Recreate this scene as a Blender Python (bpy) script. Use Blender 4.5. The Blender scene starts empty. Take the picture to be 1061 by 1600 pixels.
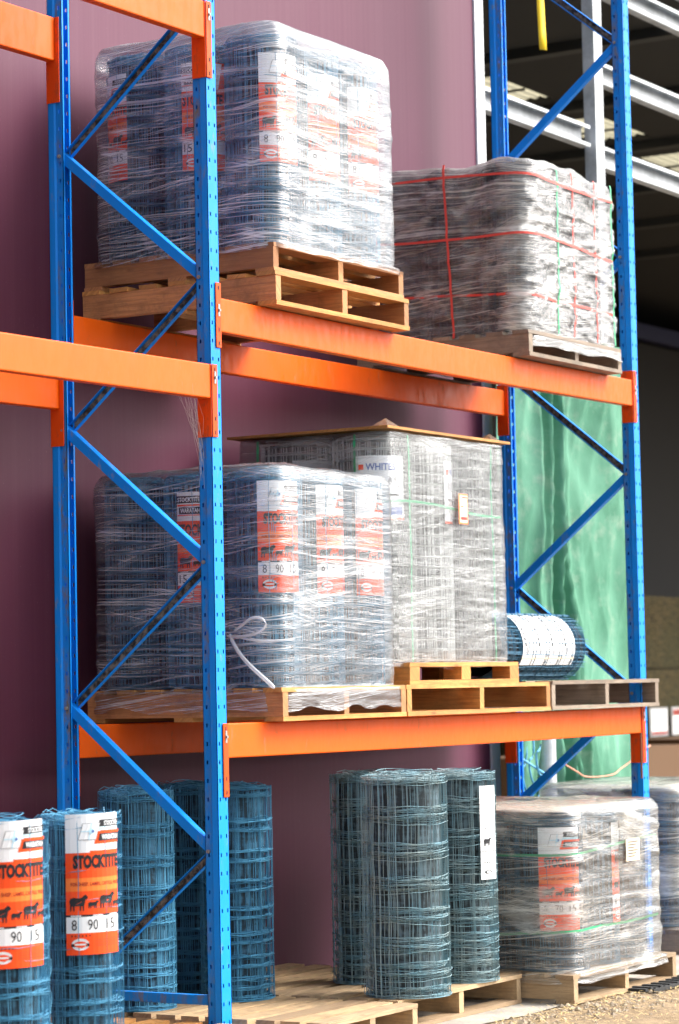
import bpy, bmesh, math, random
import numpy as np
from mathutils import Vector, Matrix, noise
S = bpy.context.scene
COL = S.collection
R_ = math.radians

# ------------------------------------------------------------------ camera
CP = Vector((-9.09108967, -6.1581869, 1.37163608))
YAW, PIT, ROL, FPX = 0.55106, 0.06403, -0.01990, 4188.9
camd = bpy.data.cameras.new('camera'); cam = bpy.data.objects.new('camera', camd); COL.objects.link(cam)
YAW, PIT, ROL, FPX = CAMVALS = (0.5511, 0.0640, -0.0199, 4188.9)
fw = Vector((math.cos(PIT)*math.cos(YAW), math.cos(PIT)*math.sin(YAW), math.sin(PIT)))
rt = fw.cross(Vector((0, 0, 1))).normalized(); up = rt.cross(fw)
r2 = math.cos(ROL)*rt + math.sin(ROL)*up; u2 = -math.sin(ROL)*rt + math.cos(ROL)*up
cam.matrix_world = Matrix(((r2.x, u2.x, -fw.x, CP.x), (r2.y, u2.y, -fw.y, CP.y), (r2.z, u2.z, -fw.z, CP.z), (0, 0, 0, 1)))
camd.sensor_fit = 'VERTICAL'; camd.sensor_height = 36; camd.lens = 36*FPX/1600
camd.clip_end = 500; camd.dof.use_dof = True; camd.dof.focus_distance = 11.2; camd.dof.aperture_fstop = 3.5
S.camera = cam

# ------------------------------------------------------------------ light
SUN_EL, SUN_AZ = R_(40), R_(-50)          # azimuth as direction towards the sun, from +X
w = bpy.data.worlds.new('World'); S.world = w; w.use_nodes = True
wn = w.node_tree.nodes; wl = w.node_tree.links
sky = wn.new('ShaderNodeTexSky'); sky.sky_type = 'NISHITA'; sky.sun_disc = False
sky.sun_elevation = SUN_EL; sky.sun_rotation = R_(90) - SUN_AZ
sky.air_density = 1.0; sky.dust_density = 6.0; sky.ozone_density = 1.0
hs = wn.new('ShaderNodeHueSaturation'); hs.inputs['Saturation'].default_value = 0.25
wl.new(sky.outputs[0], hs.inputs['Color']); wl.new(hs.outputs[0], wn['Background'].inputs[0])
wn['Background'].inputs[1].default_value = 0.15
sl = bpy.data.lights.new('sun', 'SUN'); sl.energy = 1.05; sl.angle = R_(26); sl.color = (1, .96, .9)
so = bpy.data.objects.new('sun', sl); COL.objects.link(so)
sd = Vector((math.cos(SUN_EL)*math.cos(SUN_AZ), math.cos(SUN_EL)*math.sin(SUN_AZ), math.sin(SUN_EL)))
so.rotation_euler = (-sd).to_track_quat('-Z', 'Y').to_euler()
S.view_settings.view_transform = 'Standard'; S.view_settings.look = 'None'
S.view_settings.gamma = 1; S.view_settings.exposure = 1.5
S.cycles.transparent_max_bounces = 24; S.cycles.max_bounces = 8

# ------------------------------------------------------------------ materials
def hexc(h):
    h = h.lstrip('#'); c = [int(h[i:i+2], 16)/255 for i in (0, 2, 4)]
    return tuple(x/12.92 if x <= .04045 else ((x+.055)/1.055)**2.4 for x in c) + (1,)
def base(name, col, rough=.6, metal=0, spec=.5):
    m = bpy.data.materials.new(name); m.use_nodes = True
    b = m.node_tree.nodes['Principled BSDF']
    b.inputs['Base Color'].default_value = tuple(col)[:3] + (1,)
    b.inputs['Roughness'].default_value = rough; b.inputs['Metallic'].default_value = metal
    b.inputs['Specular IOR Level'].default_value = spec
    return m
class N:
    "small node-building helper"
    def __init__(s, m): s.m = m; s.t = m.node_tree; s.b = s.t.nodes.get('Principled BSDF'); s.out = s.t.nodes['Material Output']
    def n(s, ty, **k):
        o = s.t.nodes.new('ShaderNode'+ty)
        for a, v in k.items(): setattr(o, a, v)
        return o
    def l(s, a, b): s.t.links.new(a, b)
    def coord(s, kind='Object', scale=(1, 1, 1), rot=(0, 0, 0)):
        c = s.n('TexCoord'); mp = s.n('Mapping'); s.l(c.outputs[kind], mp.inputs[0])
        mp.inputs['Scale'].default_value = scale; mp.inputs['Rotation'].default_value = rot
        return mp.outputs[0]
    def noise(s, vec, scale=5, detail=4, rough=.6, dist=0):
        o = s.n('TexNoise'); s.l(vec, o.inputs['Vector']); o.inputs['Scale'].default_value = scale
        o.inputs['Detail'].default_value = detail; o.inputs['Roughness'].default_value = rough
        o.inputs['Distortion'].default_value = dist
        return o.outputs[0]
    def ramp(s, f, *stops):
        r = s.n('ValToRGB'); s.l(f, r.inputs[0]); e = r.color_ramp.elements
        while len(e) < len(stops): e.new(.5)
        for el, (p, c) in zip(e, stops):
            el.position = p; el.color = (c, c, c, 1) if isinstance(c, (int, float)) else tuple(c)[:3]+(1,)
        return r.outputs[0]
    def mix(s, f, a, b, mode='MIX'):
        o = s.n('Mix', data_type='RGBA', blend_type=mode)
        for sock, v in ((o.inputs[0], f), (o.inputs[6], a), (o.inputs[7], b)):
            if hasattr(v, 'links'): s.l(v, sock)
            elif isinstance(v, (int, float)): sock.default_value = v if sock == o.inputs[0] else (v, v, v, 1)
            else: sock.default_value = tuple(v)[:3]+(1,)
        return o.outputs[2]
    def math(s, op, a, b=0.):
        o = s.n('Math', operation=op)
        for sock, v in ((o.inputs[0], a), (o.inputs[1], b)):
            if hasattr(v, 'links'): s.l(v, sock)
            else: sock.default_value = v
        return o.outputs[0]
    def bump(s, h, strength=.3, dist=.01):
        o = s.n('Bump'); s.l(h, o.inputs['Height']); o.inputs['Strength'].default_value = strength
        o.inputs['Distance'].default_value = dist; s.l(o.outputs[0], s.b.inputs['Normal']); return o.outputs[0]

def paint(name, col, dirt, amount, rough=.35):
    m = base(name, col, rough); k = N(m)
    c = k.coord('Object', (1, 1, .35)); a = k.noise(c, 28, 6, .7)
    c2 = k.coord('Object'); a2 = k.noise(c2, 2.2, 3)
    f = k.ramp(a, (.62-amount, 0), (.74-amount*.6, 1)); g = k.ramp(a2, (.38, .1), (.62, 1))
    v = k.noise(k.coord('Object'), 3, 2)
    c1 = k.mix(k.ramp(v, (.3, 0), (.7, .35)), col, tuple(x*.72 for x in col[:3]))
    k.l(k.mix(k.math('MULTIPLY', f, g), c1, dirt), k.b.inputs['Base Color'])
    k.l(k.ramp(a, (.4, rough-.03), (.7, min(1, rough+.3))), k.b.inputs['Roughness']); k.b.inputs['Specular IOR Level'].default_value = .22
    return m
BLUE = (.003, .25, .84)
M = {}
M['blue'] = paint('blue_paint', BLUE, (.20, .22, .24), .055, .38)
M['blue_side'] = paint('blue_paint_scuffed', (.004, .225, .74), (.15, .14, .12), .155, .5)
M['blue_brace'] = paint('blue_brace_paint', (.003, .24, .82), (.22, .22, .2), .04, .4)
M['orange'] = paint('orange_paint', (.80, .105, .001), (.30, .14, .07), .035, .38)
M['orange_plate'] = paint('orange_plate_paint', (.74, .07, .002), (.12, .07, .04), .09, .45)
M['grime'] = base('grime', (.035, .033, .028), .9); k = N(M['grime'])
k.l(k.mix(k.ramp(k.noise(k.coord('Object'), 35, 5, .7), (.42, 0), (.62, 1)), (.02, .02, .018), (.20, .19, .16)), k.b.inputs['Base Color'])
M['zinc'] = base('zinc_plate', (.30, .30, .29), .5, .5)
M['hole'] = base('dark_hole', (.01, .012, .015), .9)
# wall: smooth burgundy sheet
m = M['wall'] = base('burgundy_wall', (.12, .03, .06), .5, 0, .22); k = N(m)
n1 = k.noise(k.coord('Object', (1, 1, .3)), .8, 4); n2 = k.noise(k.coord('Object', (1, 1, 1)), 90, 3)
c = k.mix(k.ramp(n1, (.3, 0), (.7, 1)), (.088, .021, .044), (.105, .027, .054))
vs = k.noise(k.coord('Object', (14, 1, .03)), 2.5, 4, .7); c = k.mix(k.ramp(vs, (.35, 0), (.7, .22)), c, (.15, .06, .085))
sc = k.ramp(k.noise(k.coord('Object', (9, 1, .8)), 3.5, 6, .75), (.665, 0), (.70, .7))
c = k.mix(k.math('MULTIPLY', sc, k.ramp(n1, (.42, 0), (.5, 1))), c, (.34, .25, .28))
dst = k.ramp(n2, (.66, 0), (.74, .45)); c = k.mix(dst, c, (.26, .16, .18))
k.l(c, k.b.inputs['Base Color']); k.l(k.ramp(n1, (.3, .46), (.7, .56)), k.b.inputs['Roughness'])
def wood(name, c0, c1, c2, rough=.75):
    m = base(name, c0, rough); k = N(m)
    uv = k.coord('UV', (1, 1, 1)); st = k.coord('UV', (1.2, 22, 1))
    gr = k.noise(st, 4, 6, .65, .6); big = k.noise(uv, 1.3, 2); fine = k.noise(k.coord('UV', (4, 90, 1)), 4, 3)
    kn = k.n('TexVoronoi'); k.l(k.coord('UV', (2.2, 7, 1)), kn.inputs['Vector']); kn.inputs['Scale'].default_value = 1.6
    knot = k.ramp(kn.outputs['Distance'], (.03, 1), (.12, 0))
    c = k.mix(k.ramp(big, (.3, 0), (.7, 1)), c0, c1)
    c = k.mix(k.ramp(gr, (.42, 0), (.68, .75)), c, c2)
    c = k.mix(k.math('MULTIPLY', knot, .8), c, tuple(x*.45 for x in c2))
    oi = k.n('ObjectInfo'); c = k.mix(1.0, c, k.ramp(oi.outputs['Random'], (0, (.62, .60, .60)), (.5, (.92, .92, .90)), (1, (1.12, 1.08, 1.0))), 'MULTIPLY')
    stn = k.ramp(k.noise(uv, 4.5, 6, .75), (.47, 0), (.66, .85)); c = k.mix(stn, c, tuple(x*.42 for x in c0))
    k.l(c, k.b.inputs['Base Color']); k.bump(k.math('ADD', gr, fine), .35, .004)
    return m
M['wood_new'] = wood('new_pine', (.70, .35, .10), (.56, .24, .06), (.32, .12, .03))
M['wood_red'] = wood('reddish_pine', (.60, .29, .115), (.46, .20, .075), (.26, .11, .045))
M['wood_light'] = wood('bleached_pine', (.58, .42, .25), (.46, .31, .17), (.28, .19, .11))
M['wood_grey'] = wood('weathered_timber', (.38, .30, .23), (.27, .20, .145), (.16, .115, .08))
def wire(name, col, col2, rough=.45):
    m = base(name, col, rough, .08); k = N(m)
    f = k.noise(k.coord('Object'), 7, 4, .7)
    k.l(k.mix(k.ramp(f, (.35, 0), (.65, 1)), col, col2), k.b.inputs['Base Color']); return m
M['wire_blue'] = wire('blue_coated_wire', (.10, .34, .52), (.05, .21, .35))
M['wire_grey'] = wire('weathered_wire', (.15, .31, .38), (.26, .33, .33), .5)
M['wire_dark'] = wire('dark_blue_wire', (.06, .20, .32), (.035, .13, .22))
M['wire_zinc'] = wire('galvanised_wire', (.66, .68, .66), (.50, .52, .50), .4)
M['wire_black'] = wire('dark_grey_wire', (.09, .115, .15), (.055, .065, .085), .5)
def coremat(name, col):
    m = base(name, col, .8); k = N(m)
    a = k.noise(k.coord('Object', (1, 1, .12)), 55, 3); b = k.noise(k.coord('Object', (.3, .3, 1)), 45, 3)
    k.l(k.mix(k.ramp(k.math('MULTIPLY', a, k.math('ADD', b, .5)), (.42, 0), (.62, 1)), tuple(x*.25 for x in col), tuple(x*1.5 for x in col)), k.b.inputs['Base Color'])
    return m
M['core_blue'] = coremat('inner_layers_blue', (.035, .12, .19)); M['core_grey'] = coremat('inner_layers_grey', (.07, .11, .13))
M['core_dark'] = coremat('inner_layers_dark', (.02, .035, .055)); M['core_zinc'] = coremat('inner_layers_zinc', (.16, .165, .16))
for nme, c in dict(p_white=(.82, .83, .84), p_orange=(.92, .075, .006), p_orange2=(.95, .20, .03), p_black=(.015, .015, .018),
                   p_sky=(.45, .72, .85), p_red=(.30, .02, .01), p_pink=(.55, .07, .02), p_blue=(.10, .16, .42), p_grey=(.35, .35, .36), p_cream=(.80, .66, .48)).items():
    M[nme] = base('print_'+nme[2:], c, .32)
M['galv'] = base('galvanised_steel', (.42, .44, .45), .45, .25); k = N(M['galv'])
k.l(k.mix(k.ramp(k.noise(k.coord('Object'), 6, 5, .7), (.35, 0), (.65, 1)), (.34, .36, .37), (.56, .58, .60)), k.b.inputs['Base Color'])
M['trim'] = base('light_trim', (.62, .64, .64), .4)
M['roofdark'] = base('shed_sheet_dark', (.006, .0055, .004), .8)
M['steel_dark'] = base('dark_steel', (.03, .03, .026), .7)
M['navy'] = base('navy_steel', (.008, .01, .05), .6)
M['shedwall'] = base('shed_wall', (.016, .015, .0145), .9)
m = M['skylight'] = base('translucent_sheet', (.8, .75, .55), .5); k = N(m)
tr = k.n('BsdfTranslucent'); tr.inputs[0].default_value = (.42, .38, .26, 1); k.l(tr.outputs[0], k.out.inputs[0])
m = M['tarp'] = base('green_shade_cloth', (.10, .42, .24), .8); k = N(m)
f = k.noise(k.coord('UV', (1, .6, 1)), 2.2, 6, .65, .4); wv = k.noise(k.coord('UV', (60, 60, 1)), 6, 2)
c = k.mix(k.ramp(f, (.3, 0), (.7, 1)), (.024, .15, .08), (.10, .28, .185)); d = k.ramp(k.noise(k.coord('UV', (1, 1, 1)), 5, 6, .7), (.52, 0), (.72, .6))
c = k.mix(d, c, (.24, .32, .25)); k.l(c, k.b.inputs['Base Color']); k.bump(k.math('ADD', f, k.math('MULTIPLY', wv, .25)), .5, .02)
M['tarp_shaded'] = M['tarp']
m = M['dirt'] = base('dirt_ground', (.22, .17, .12), .95); k = N(m)
a = k.noise(k.coord('Object'), 1.7, 8, .7); b = k.noise(k.coord('Object'), 30, 6, .75)
c = k.mix(k.ramp(a, (.35, 0), (.65, 1)), (.26, .175, .09), (.40, .29, .17)); c = k.mix(k.ramp(b, (.45, 0), (.7, .8)), c, (.11, .085, .06))
k.l(c, k.b.inputs['Base Color']); k.bump(k.math('ADD', a, b), .8, .02)
m = M['concrete'] = base('concrete', (.36, .33, .29), .9); k = N(m)
a = k.noise(k.coord('Object'), 3, 8, .7); b = k.noise(k.coord('Object'), 60, 4)
c = k.mix(k.ramp(a, (.35, 0), (.65, 1)), (.27, .24, .20), (.44, .41, .36)); k.l(k.mix(k.ramp(b, (.5, 0), (.75, .5)), c, (.16, .14, .11)), k.b.inputs['Base Color']); k.bump(b, .3, .004)
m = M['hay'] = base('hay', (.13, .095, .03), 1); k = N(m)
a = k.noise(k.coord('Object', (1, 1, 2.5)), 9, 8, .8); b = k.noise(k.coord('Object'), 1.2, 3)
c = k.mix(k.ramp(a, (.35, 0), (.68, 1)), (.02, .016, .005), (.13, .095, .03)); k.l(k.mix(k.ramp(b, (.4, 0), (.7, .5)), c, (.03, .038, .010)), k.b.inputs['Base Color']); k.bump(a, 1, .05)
M['dark_sheet'] = base('dark_sheet', (.075, .075, .075), .9)  # for the added out-of-view sheet that lowers ground bounce
M['cardboard'] = base('cardboard', (.11, .055, .022), .85)
M['straw'] = base('straw', (.62, .45, .2), .8)
m = M['stone'] = base('stone', (.3, .28, .25), .9); k = N(m)
k.l(k.mix(k.noise(k.coord('Object'), 8, 2), (.16, .125, .085), (.46, .38, .28)), k.b.inputs['Base Color'])
M['rubber'] = base('black_rubber', (.02, .021, .022), .8)
M['yellow'] = base('yellow_webbing', (.9, .62, .01), .6)
M['strap_red'] = base('red_strapping', (.70, .07, .05), .5); M['strap_green'] = base('green_strapping', (.03, .40, .17), .35)
M['rope_blue'] = base('blue_rope', (.12, .38, .60), .7); M['rope_pink'] = base('pink_rope', (.72, .30, .20), .7)
M['rust'] = base('rusty_rod', (.20, .07, .03), .8)
M['web'] = base('cobweb_silk', (.55, .5, .45), .8)
def film(name, lo, hi, tint=(.93, .95, .97), dirt=0, seed=0., blotch=.35, bmp=.35):
    m = bpy.data.materials.new(name); m.use_nodes = True; k = N(m); b = k.b
    tc = k.n('TexCoord'); wp = k.noise(k.coord('UV', (1.3, 1.3, 1)), 1.1, 2); wm = k.math('MULTIPLY', k.math('SUBTRACT', wp, .5), .05)
    cx_ = k.n('CombineXYZ'); k.l(wm, cx_.inputs[1]); va = k.n('VectorMath', operation='ADD'); k.l(tc.outputs['UV'], va.inputs[0]); k.l(cx_.outputs[0], va.inputs[1]); WARP = va.outputs[0]
    def streak(rot, su, sv, scale, lo_, hi_):
        mp = k.n('Mapping'); k.l(WARP, mp.inputs[0])
        mp.inputs['Rotation'].default_value = (0, 0, R_(rot)); mp.inputs['Location'].default_value = (seed*3.1, seed*1.7, seed)
        mp2 = k.n('Mapping'); k.l(mp.outputs[0], mp2.inputs[0]); mp2.inputs['Scale'].default_value = (su, sv, 1)
        f = k.noise(mp2.outputs[0], scale, 5, .62, .15)
        return k.ramp(f, (lo_, 0), (hi_, 1)), f
    s1, f1 = streak(1.2, .22, 88, 2.0, .52, .60); s2, f2 = streak(-7, .20, 100, 1.9, .545, .61)
    s3, f3 = streak(13, .20, 92, 1.8, .55, .61); s4, f4 = streak(-22, .25, 60, 1.6, .58, .64)
    m1 = k.ramp(k.noise(k.coord('UV', (.5, 5, 1)), 1.6, 3, .6, .3), (.36, .15), (.62, 1)); s1 = k.math('MULTIPLY', s1, m1)
    s4 = k.math('MULTIPLY', s4, k.ramp(k.noise(k.coord('UV', (1, 1.4, 1)), 1.9, 2), (.45, 0), (.6, 1)))
    bl = k.ramp(k.noise(k.coord('UV', (1, 1.8, 1)), 2.6, 5, .6, .5), (.50, 0), (.68, 1))
    z1 = k.ramp(k.noise(k.coord('UV', (.9, 2.6, 1)), 1.7, 2), (.4, 0), (.6, 1))
    s = k.math('ADD', k.math('MULTIPLY', s1, .8), k.math('MULTIPLY', k.math('MULTIPLY', s2, z1), .8))
    s = k.math('ADD', s, k.math('MULTIPLY', k.math('MULTIPLY', s3, bl), .8)); s = k.math('ADD', s, k.math('MULTIPLY', s4, .3))
    al = k.math('ADD', k.math('MULTIPLY', s, hi-lo), lo); al = k.math('ADD', al, k.math('MULTIPLY', bl, blotch*.5))
    al = k.math('MINIMUM', al, .96)
    col = k.mix(k.math('MULTIPLY', k.ramp(k.noise(k.coord('UV', (1, 1.5, 1)), 3.2, 6, .7, .4), (.40, 0), (.68, 1)), dirt), tint, (.60, .46, .24))
    k.l(col, b.inputs['Base Color']); b.inputs['Roughness'].default_value = .25; b.inputs['Specular IOR Level'].default_value = 1.0
    hsum = k.math('ADD', k.math('ADD', f1, f2), k.math('ADD', f3, k.noise(k.coord('UV', (1.2, 9, 1)), 4, 4, .6, .6)))
    nrm = k.bump(hsum, bmp, .012)
    tp = k.n('BsdfTransparent'); tp.inputs[0].default_value = (.96, .97, .98, 1)
    tl = k.n('BsdfTranslucent'); k.l(col, tl.inputs[0]); mx0 = k.n('MixShader'); mx0.inputs[0].default_value = .3
    k.l(b.outputs[0], mx0.inputs[1]); k.l(tl.outputs[0], mx0.inputs[2])
    mx = k.n('MixShader'); k.l(al, mx.inputs[0]); k.l(tp.outputs[0], mx.inputs[1]); k.l(mx0.outputs[0], mx.inputs[2])
    gl = k.n('BsdfGlossy'); gl.inputs['Roughness'].default_value = .24; k.l(nrm, gl.inputs['Normal'])
    fr = k.n('Fresnel'); fr.inputs[0].default_value = 1.5; k.l(nrm, fr.inputs['Normal'])
    mx2 = k.n('MixShader'); k.l(k.math('MINIMUM', k.math('MULTIPLY', fr.outputs[0], 1.6), .7), mx2.inputs[0]); k.l(mx.outputs[0], mx2.inputs[1]); k.l(gl.outputs[0], mx2.inputs[2])
    k.l(mx2.outputs[0], k.out.inputs[0]); return m
M['film_a'] = film('clear_stretch_film', .0, .62, seed=1, blotch=.34); M['film_b'] = film('clear_stretch_film_upper', .0, .66, seed=2.3, blotch=.6)
M['film_c'] = film('aged_stretch_film', .14, .92, (.93, .92, .89), .25, 3.7, .9, .6); M['film_d'] = film('yellowed_stretch_film', .06, .72, (.93, .93, .90), .40, 5.1, 1.1)
M['film_e'] = film('hazy_stretch_film', .02, .45, (.92, .93, .93), 0, 6.6); M['filmtail'] = film('bunched_film', .45, .9, seed=9)

# ------------------------------------------------------------------ mesh helpers
rnd = random.Random(7)
class MB:
    def __init__(s): s.v = []; s.f = []; s.uv = []; s.mi = []; s.mats = []
    def mat(s, m):
        if m not in s.mats: s.mats.append(m)
        return s.mats.index(m)
    def face(s, idx, m, uv=None):
        s.f.append(tuple(idx)); s.mi.append(s.mat(m)); s.uv.append(uv or [(0, 0)]*len(idx))
    def box(s, x0, x1, y0, y1, z0, z1, m, M4=None, jit=0):
        b = len(s.v); P = [Vector((x, y, z)) for z in (z0, z1) for y in (y0, y1) for x in (x0, x1)]
        if jit: P = [p + Vector((rnd.uniform(-jit, jit), rnd.uniform(-jit, jit), rnd.uniform(-jit, jit)*.6)) for p in P]
        if M4: P = [M4 @ p for p in P]
        s.v += [tuple(p) for p in P]
        L = [x1-x0, y1-y0, z1-z0]; ax = L.index(max(L)); ou, ov = rnd.uniform(0, 40), rnd.uniform(0, 40)
        oth = [a for a in range(3) if a != ax]
        C8 = [(x, y, z) for z in (z0, z1) for y in (y0, y1) for x in (x0, x1)]
        for fc in ((0, 2, 3, 1), (4, 5, 7, 6), (0, 1, 5, 4), (2, 6, 7, 3), (0, 4, 6, 2), (1, 3, 7, 5)):
            uv = [(C8[i][ax]+ou, C8[i][oth[0]]+C8[i][oth[1]]+ov) for i in fc]
            s.face([b+i for i in fc], m, uv)
    def tube(s, pts, r, m, n=4, closed=False, cap=False):
        b = len(s.v); K = len(pts); pts = [Vector(p) for p in pts]
        for i, p in enumerate(pts):
            a = pts[(i-1) % K] if (closed or i) else pts[0]; c = pts[(i+1) % K] if (closed or i < K-1) else pts[-1]
            t = (c-a)
            if t.length < 1e-9: t = Vector((0, 0, 1))
            t.normalize(); x = t.cross(Vector((0, 0, 1)) if abs(t.z) < .9 else Vector((1, 0, 0))).normalized(); y = t.cross(x)
            for j in range(n):
                q = p + r*(math.cos(2*math.pi*j/n)*x + math.sin(2*math.pi*j/n)*y); s.v.append(tuple(q))
        for i in range(K if closed else K-1):
            i2 = (i+1) % K
            for j in range(n):
                j2 = (j+1) % n; s.face((b+i*n+j, b+i*n+j2, b+i2*n+j2, b+i2*n+j), m)
        if cap and not closed:
            s.face([b+j for j in range(n)][::-1], m); s.face([b+(K-1)*n+j for j in range(n)], m)
    def grid(s, fn, nu, nv, m, closed_u=False, skip=None):
        b = len(s.v); W = nu if closed_u else nu+1
        U = []
        for j in range(nv+1):
            for i in range(W):
                p, uv = fn(i/nu, j/nv); s.v.append(tuple(p))
        for j in range(nv):
            for i in range(nu):
                if skip and skip(i, j): continue
                i2 = (i+1) % W
                s.face((b+j*W+i, b+j*W+i2, b+(j+1)*W+i2, b+(j+1)*W+i), m, [fn(a, c)[1] for a, c in ((i/nu, j/nv), ((i+1)/nu, j/nv), ((i+1)/nu, (j+1)/nv), (i/nu, (j+1)/nv))])
    def build(s, name, parent=None, smooth=False, origin=None):
        me = bpy.data.meshes.new(name)
        v = s.v
        if origin: v = [(a-origin[0], b-origin[1], c-origin[2]) for a, b, c in v]
        me.from_pydata(v, [], s.f)
        for m in s.mats: me.materials.append(M[m])
        me.polygons.foreach_set('material_index', s.mi)
        ul = me.uv_layers.new(name='UVMap'); flat = [c for u in s.uv for q in u for c in q]; ul.data.foreach_set('uv', flat)
        if smooth: me.polygons.foreach_set('use_smooth', [True]*len(s.f))
        me.validate(); me.update()
        o = bpy.data.objects.new(name, me); COL.objects.link(o)
        if origin: o.location = origin
        if parent: o.parent = parent
        return o
def tag(o, label=None, cat=None, group=None, kind=None):
    if label: o['label'] = label
    if cat: o['category'] = cat
    if group: o['group'] = group
    if kind: o['kind'] = kind
    return o
def thing(name, loc, label, cat, group=None, rz=0):
    o = bpy.data.objects.new(name, None); COL.objects.link(o); o.location = loc; o.rotation_euler = (0, 0, rz); o.empty_display_size = .1
    return tag(o, label, cat, group)
def bevel(o, w=.003, seg=2):
    b = o.modifiers.new('bevel', 'BEVEL'); b.width = w; b.segments = seg; b.limit_method = 'ANGLE'; return o

G, T, H1, H2, L, D = -.12, .02, 1.22, 2.972, 4.018, .821

# ------------------------------------------------------------------ the setting
mb = MB(); mb.box(-40, 60, -40, 60, G-.3, G, 'dirt'); tag(mb.build('ground'), kind='structure')
mb = MB(); mb.box(-40, 60, -40, -1.75, G-.004, G+.004, 'dark_sheet'); tag(mb.build('added_dark_sheet'), kind='structure')  # unseen dark sheet, added to cut light bouncing off the ground
def slabf(u, v):
    x = -8+22*u; e = -.52 - .06*noise.noise(Vector((x*1.3, 0, 0))) - .04*noise.noise(Vector((x*6, 3, 0)))
    y = e if v == 0 else 14
    return (x, y, G+.006), (x, y)
mb = MB(); mb.grid(slabf, 200, 1, 'concrete'); tag(mb.build('concrete_slab'), kind='structure')
EX = 4.29
t = thing('building_wall', (0, 1.1, G), 'burgundy painted metal wall with light trim at its corner behind the racking', 'wall')
mb = MB(); mb.box(-9, EX, 0, .09, 0, 8, 'wall'); mb.build('wall_panel', t)
mb = MB(); mb.box(EX+.001, EX+.10, -.012, .10, 0, 8, 'trim'); mb.build('corner_trim', t)

# open shed beyond
t = thing('open_shed', (5.9, 1.2, G), 'dark open sided shed with galvanised frame and roof skylights right of the burgundy wall', 'shed')
def P(mb, name, sm=False, lab=None):
    mb.v = [(a-5.9, b-1.2, c-G) for a, b, c in mb.v]; o = mb.build(name, t, sm)
    if lab: o['label'] = lab
    return o
def girt(z, x0, x1, h=.135):
    mb = MB(); mb.box(x0, x1, 1.2, 1.205, z-h, z, 'galv'); mb.box(x0, x1, 1.14, 1.1995, z-.005, z+.001, 'galv'); mb.box(x0, x1, 1.14, 1.1995, z-h-.001, z-h+.004, 'galv')
    mb.box(x0, x1, 1.138, 1.1415, z-.022, z-.004, 'galv'); mb.box(x0, x1, 1.138, 1.1415, z-h+.004, z-h+.022, 'galv')
    return P(mb, 'girt')
girt(4.82, EX+.12, 5.86); girt(4.72, 6.05, 12); girt(5.255, 6.05, 12); girt(5.83, 5.0, 12); girt(3.42, EX+.12, 5.9)
mb = MB(); mb.box(5.905, 6.02, 1.12, 1.20, G, 7, 'galv'); P(mb, 'column')
mb = MB(); Z6 = 6.0; Y0, Y1 = 3.41, 3.95
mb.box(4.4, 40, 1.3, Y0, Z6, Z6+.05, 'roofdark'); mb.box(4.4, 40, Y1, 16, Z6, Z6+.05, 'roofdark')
xs = [8.87+1.82*i for i in range(-2, 15)]
pr_ = 4.4
for x in xs: mb.box(pr_, x, Y0+.001, Y1-.001, Z6, Z6+.05, 'roofdark'); pr_ = x+1.0
mb.box(pr_, 40, Y0+.001, Y1-.001, Z6, Z6+.05, 'roofdark')
P(mb, 'roof')
for x in xs:
    mb = MB()
    mb.grid(lambda u, v: ((x+1.0*u, Y0+(Y1-Y0)*v, Z6+.03+.012*math.sin(v*12*math.pi)), (u, v)), 1, 48, 'skylight')
    P(mb, 'skylight')
    mb = MB(); mb.box(x+.49, x+.51, Y0, Y1, Z6-.02, Z6-.003, 'steel_dark'); P(mb, 'purlin')
for x in (8.2, 10.05, 11.85, 13.7, 15.5, 17.3): mb = MB(); mb.box(x, x+.12, 1.4, 15.9, Z6-.07, Z6-.002, 'steel_dark'); P(mb, 'rafter')
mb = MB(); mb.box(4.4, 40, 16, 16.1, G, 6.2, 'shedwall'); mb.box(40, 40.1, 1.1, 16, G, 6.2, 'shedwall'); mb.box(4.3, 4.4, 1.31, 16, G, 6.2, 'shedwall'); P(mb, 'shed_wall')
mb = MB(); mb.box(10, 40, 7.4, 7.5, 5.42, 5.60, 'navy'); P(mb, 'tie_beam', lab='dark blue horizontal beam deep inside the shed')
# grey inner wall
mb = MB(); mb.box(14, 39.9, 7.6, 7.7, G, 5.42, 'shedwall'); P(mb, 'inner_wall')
# hay bales
k_ = 0; words = ['bottom', 'middle', 'top']; cols_ = ['left', 'second', 'third', 'right']
for r in range(3):
    for c in range(4):
        def f(u, v, W=2.0, H=.78, seed=r*7+c*3.3):
            a = u*4; e = [(0, 0), (1, 0), (1, 1), (0, 1), (0, 0)]; i = min(3, int(a)); fr = a-i
            x = e[i][0]+(e[i+1][0]-e[i][0])*fr; y = e[i][1]+(e[i+1][1]-e[i][1])*fr
            vv = min(1, max(0, (v-.1)/.8)); sh = 1 if .1 <= v <= .9 else max(.001, 1-abs(v-(.1 if v < .5 else .9))/.1)
            p = Vector(((x-.5)*W*sh, (y-.5)*.9*sh, vv*H)); nz = noise.noise(p*6+Vector((seed, 0, 0)))*.035
            return (p.x*(1+nz), p.y*(1+nz), p.z+nz*.4*(sh)), (u, v)
        mb = MB(); mb.grid(f, 64, 20, 'hay'); o = mb.build('hay_bale', None, True)
        o.location = (15.2+c*2.03, 6.4+rnd.uniform(-.04, .04), G+.79*r)
        tag(o, f'big hay bale in the dark shed, {words[r]} row, {cols_[c]} along from the left', 'hay bale', 'hay bales stacked in the shed')
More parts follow.
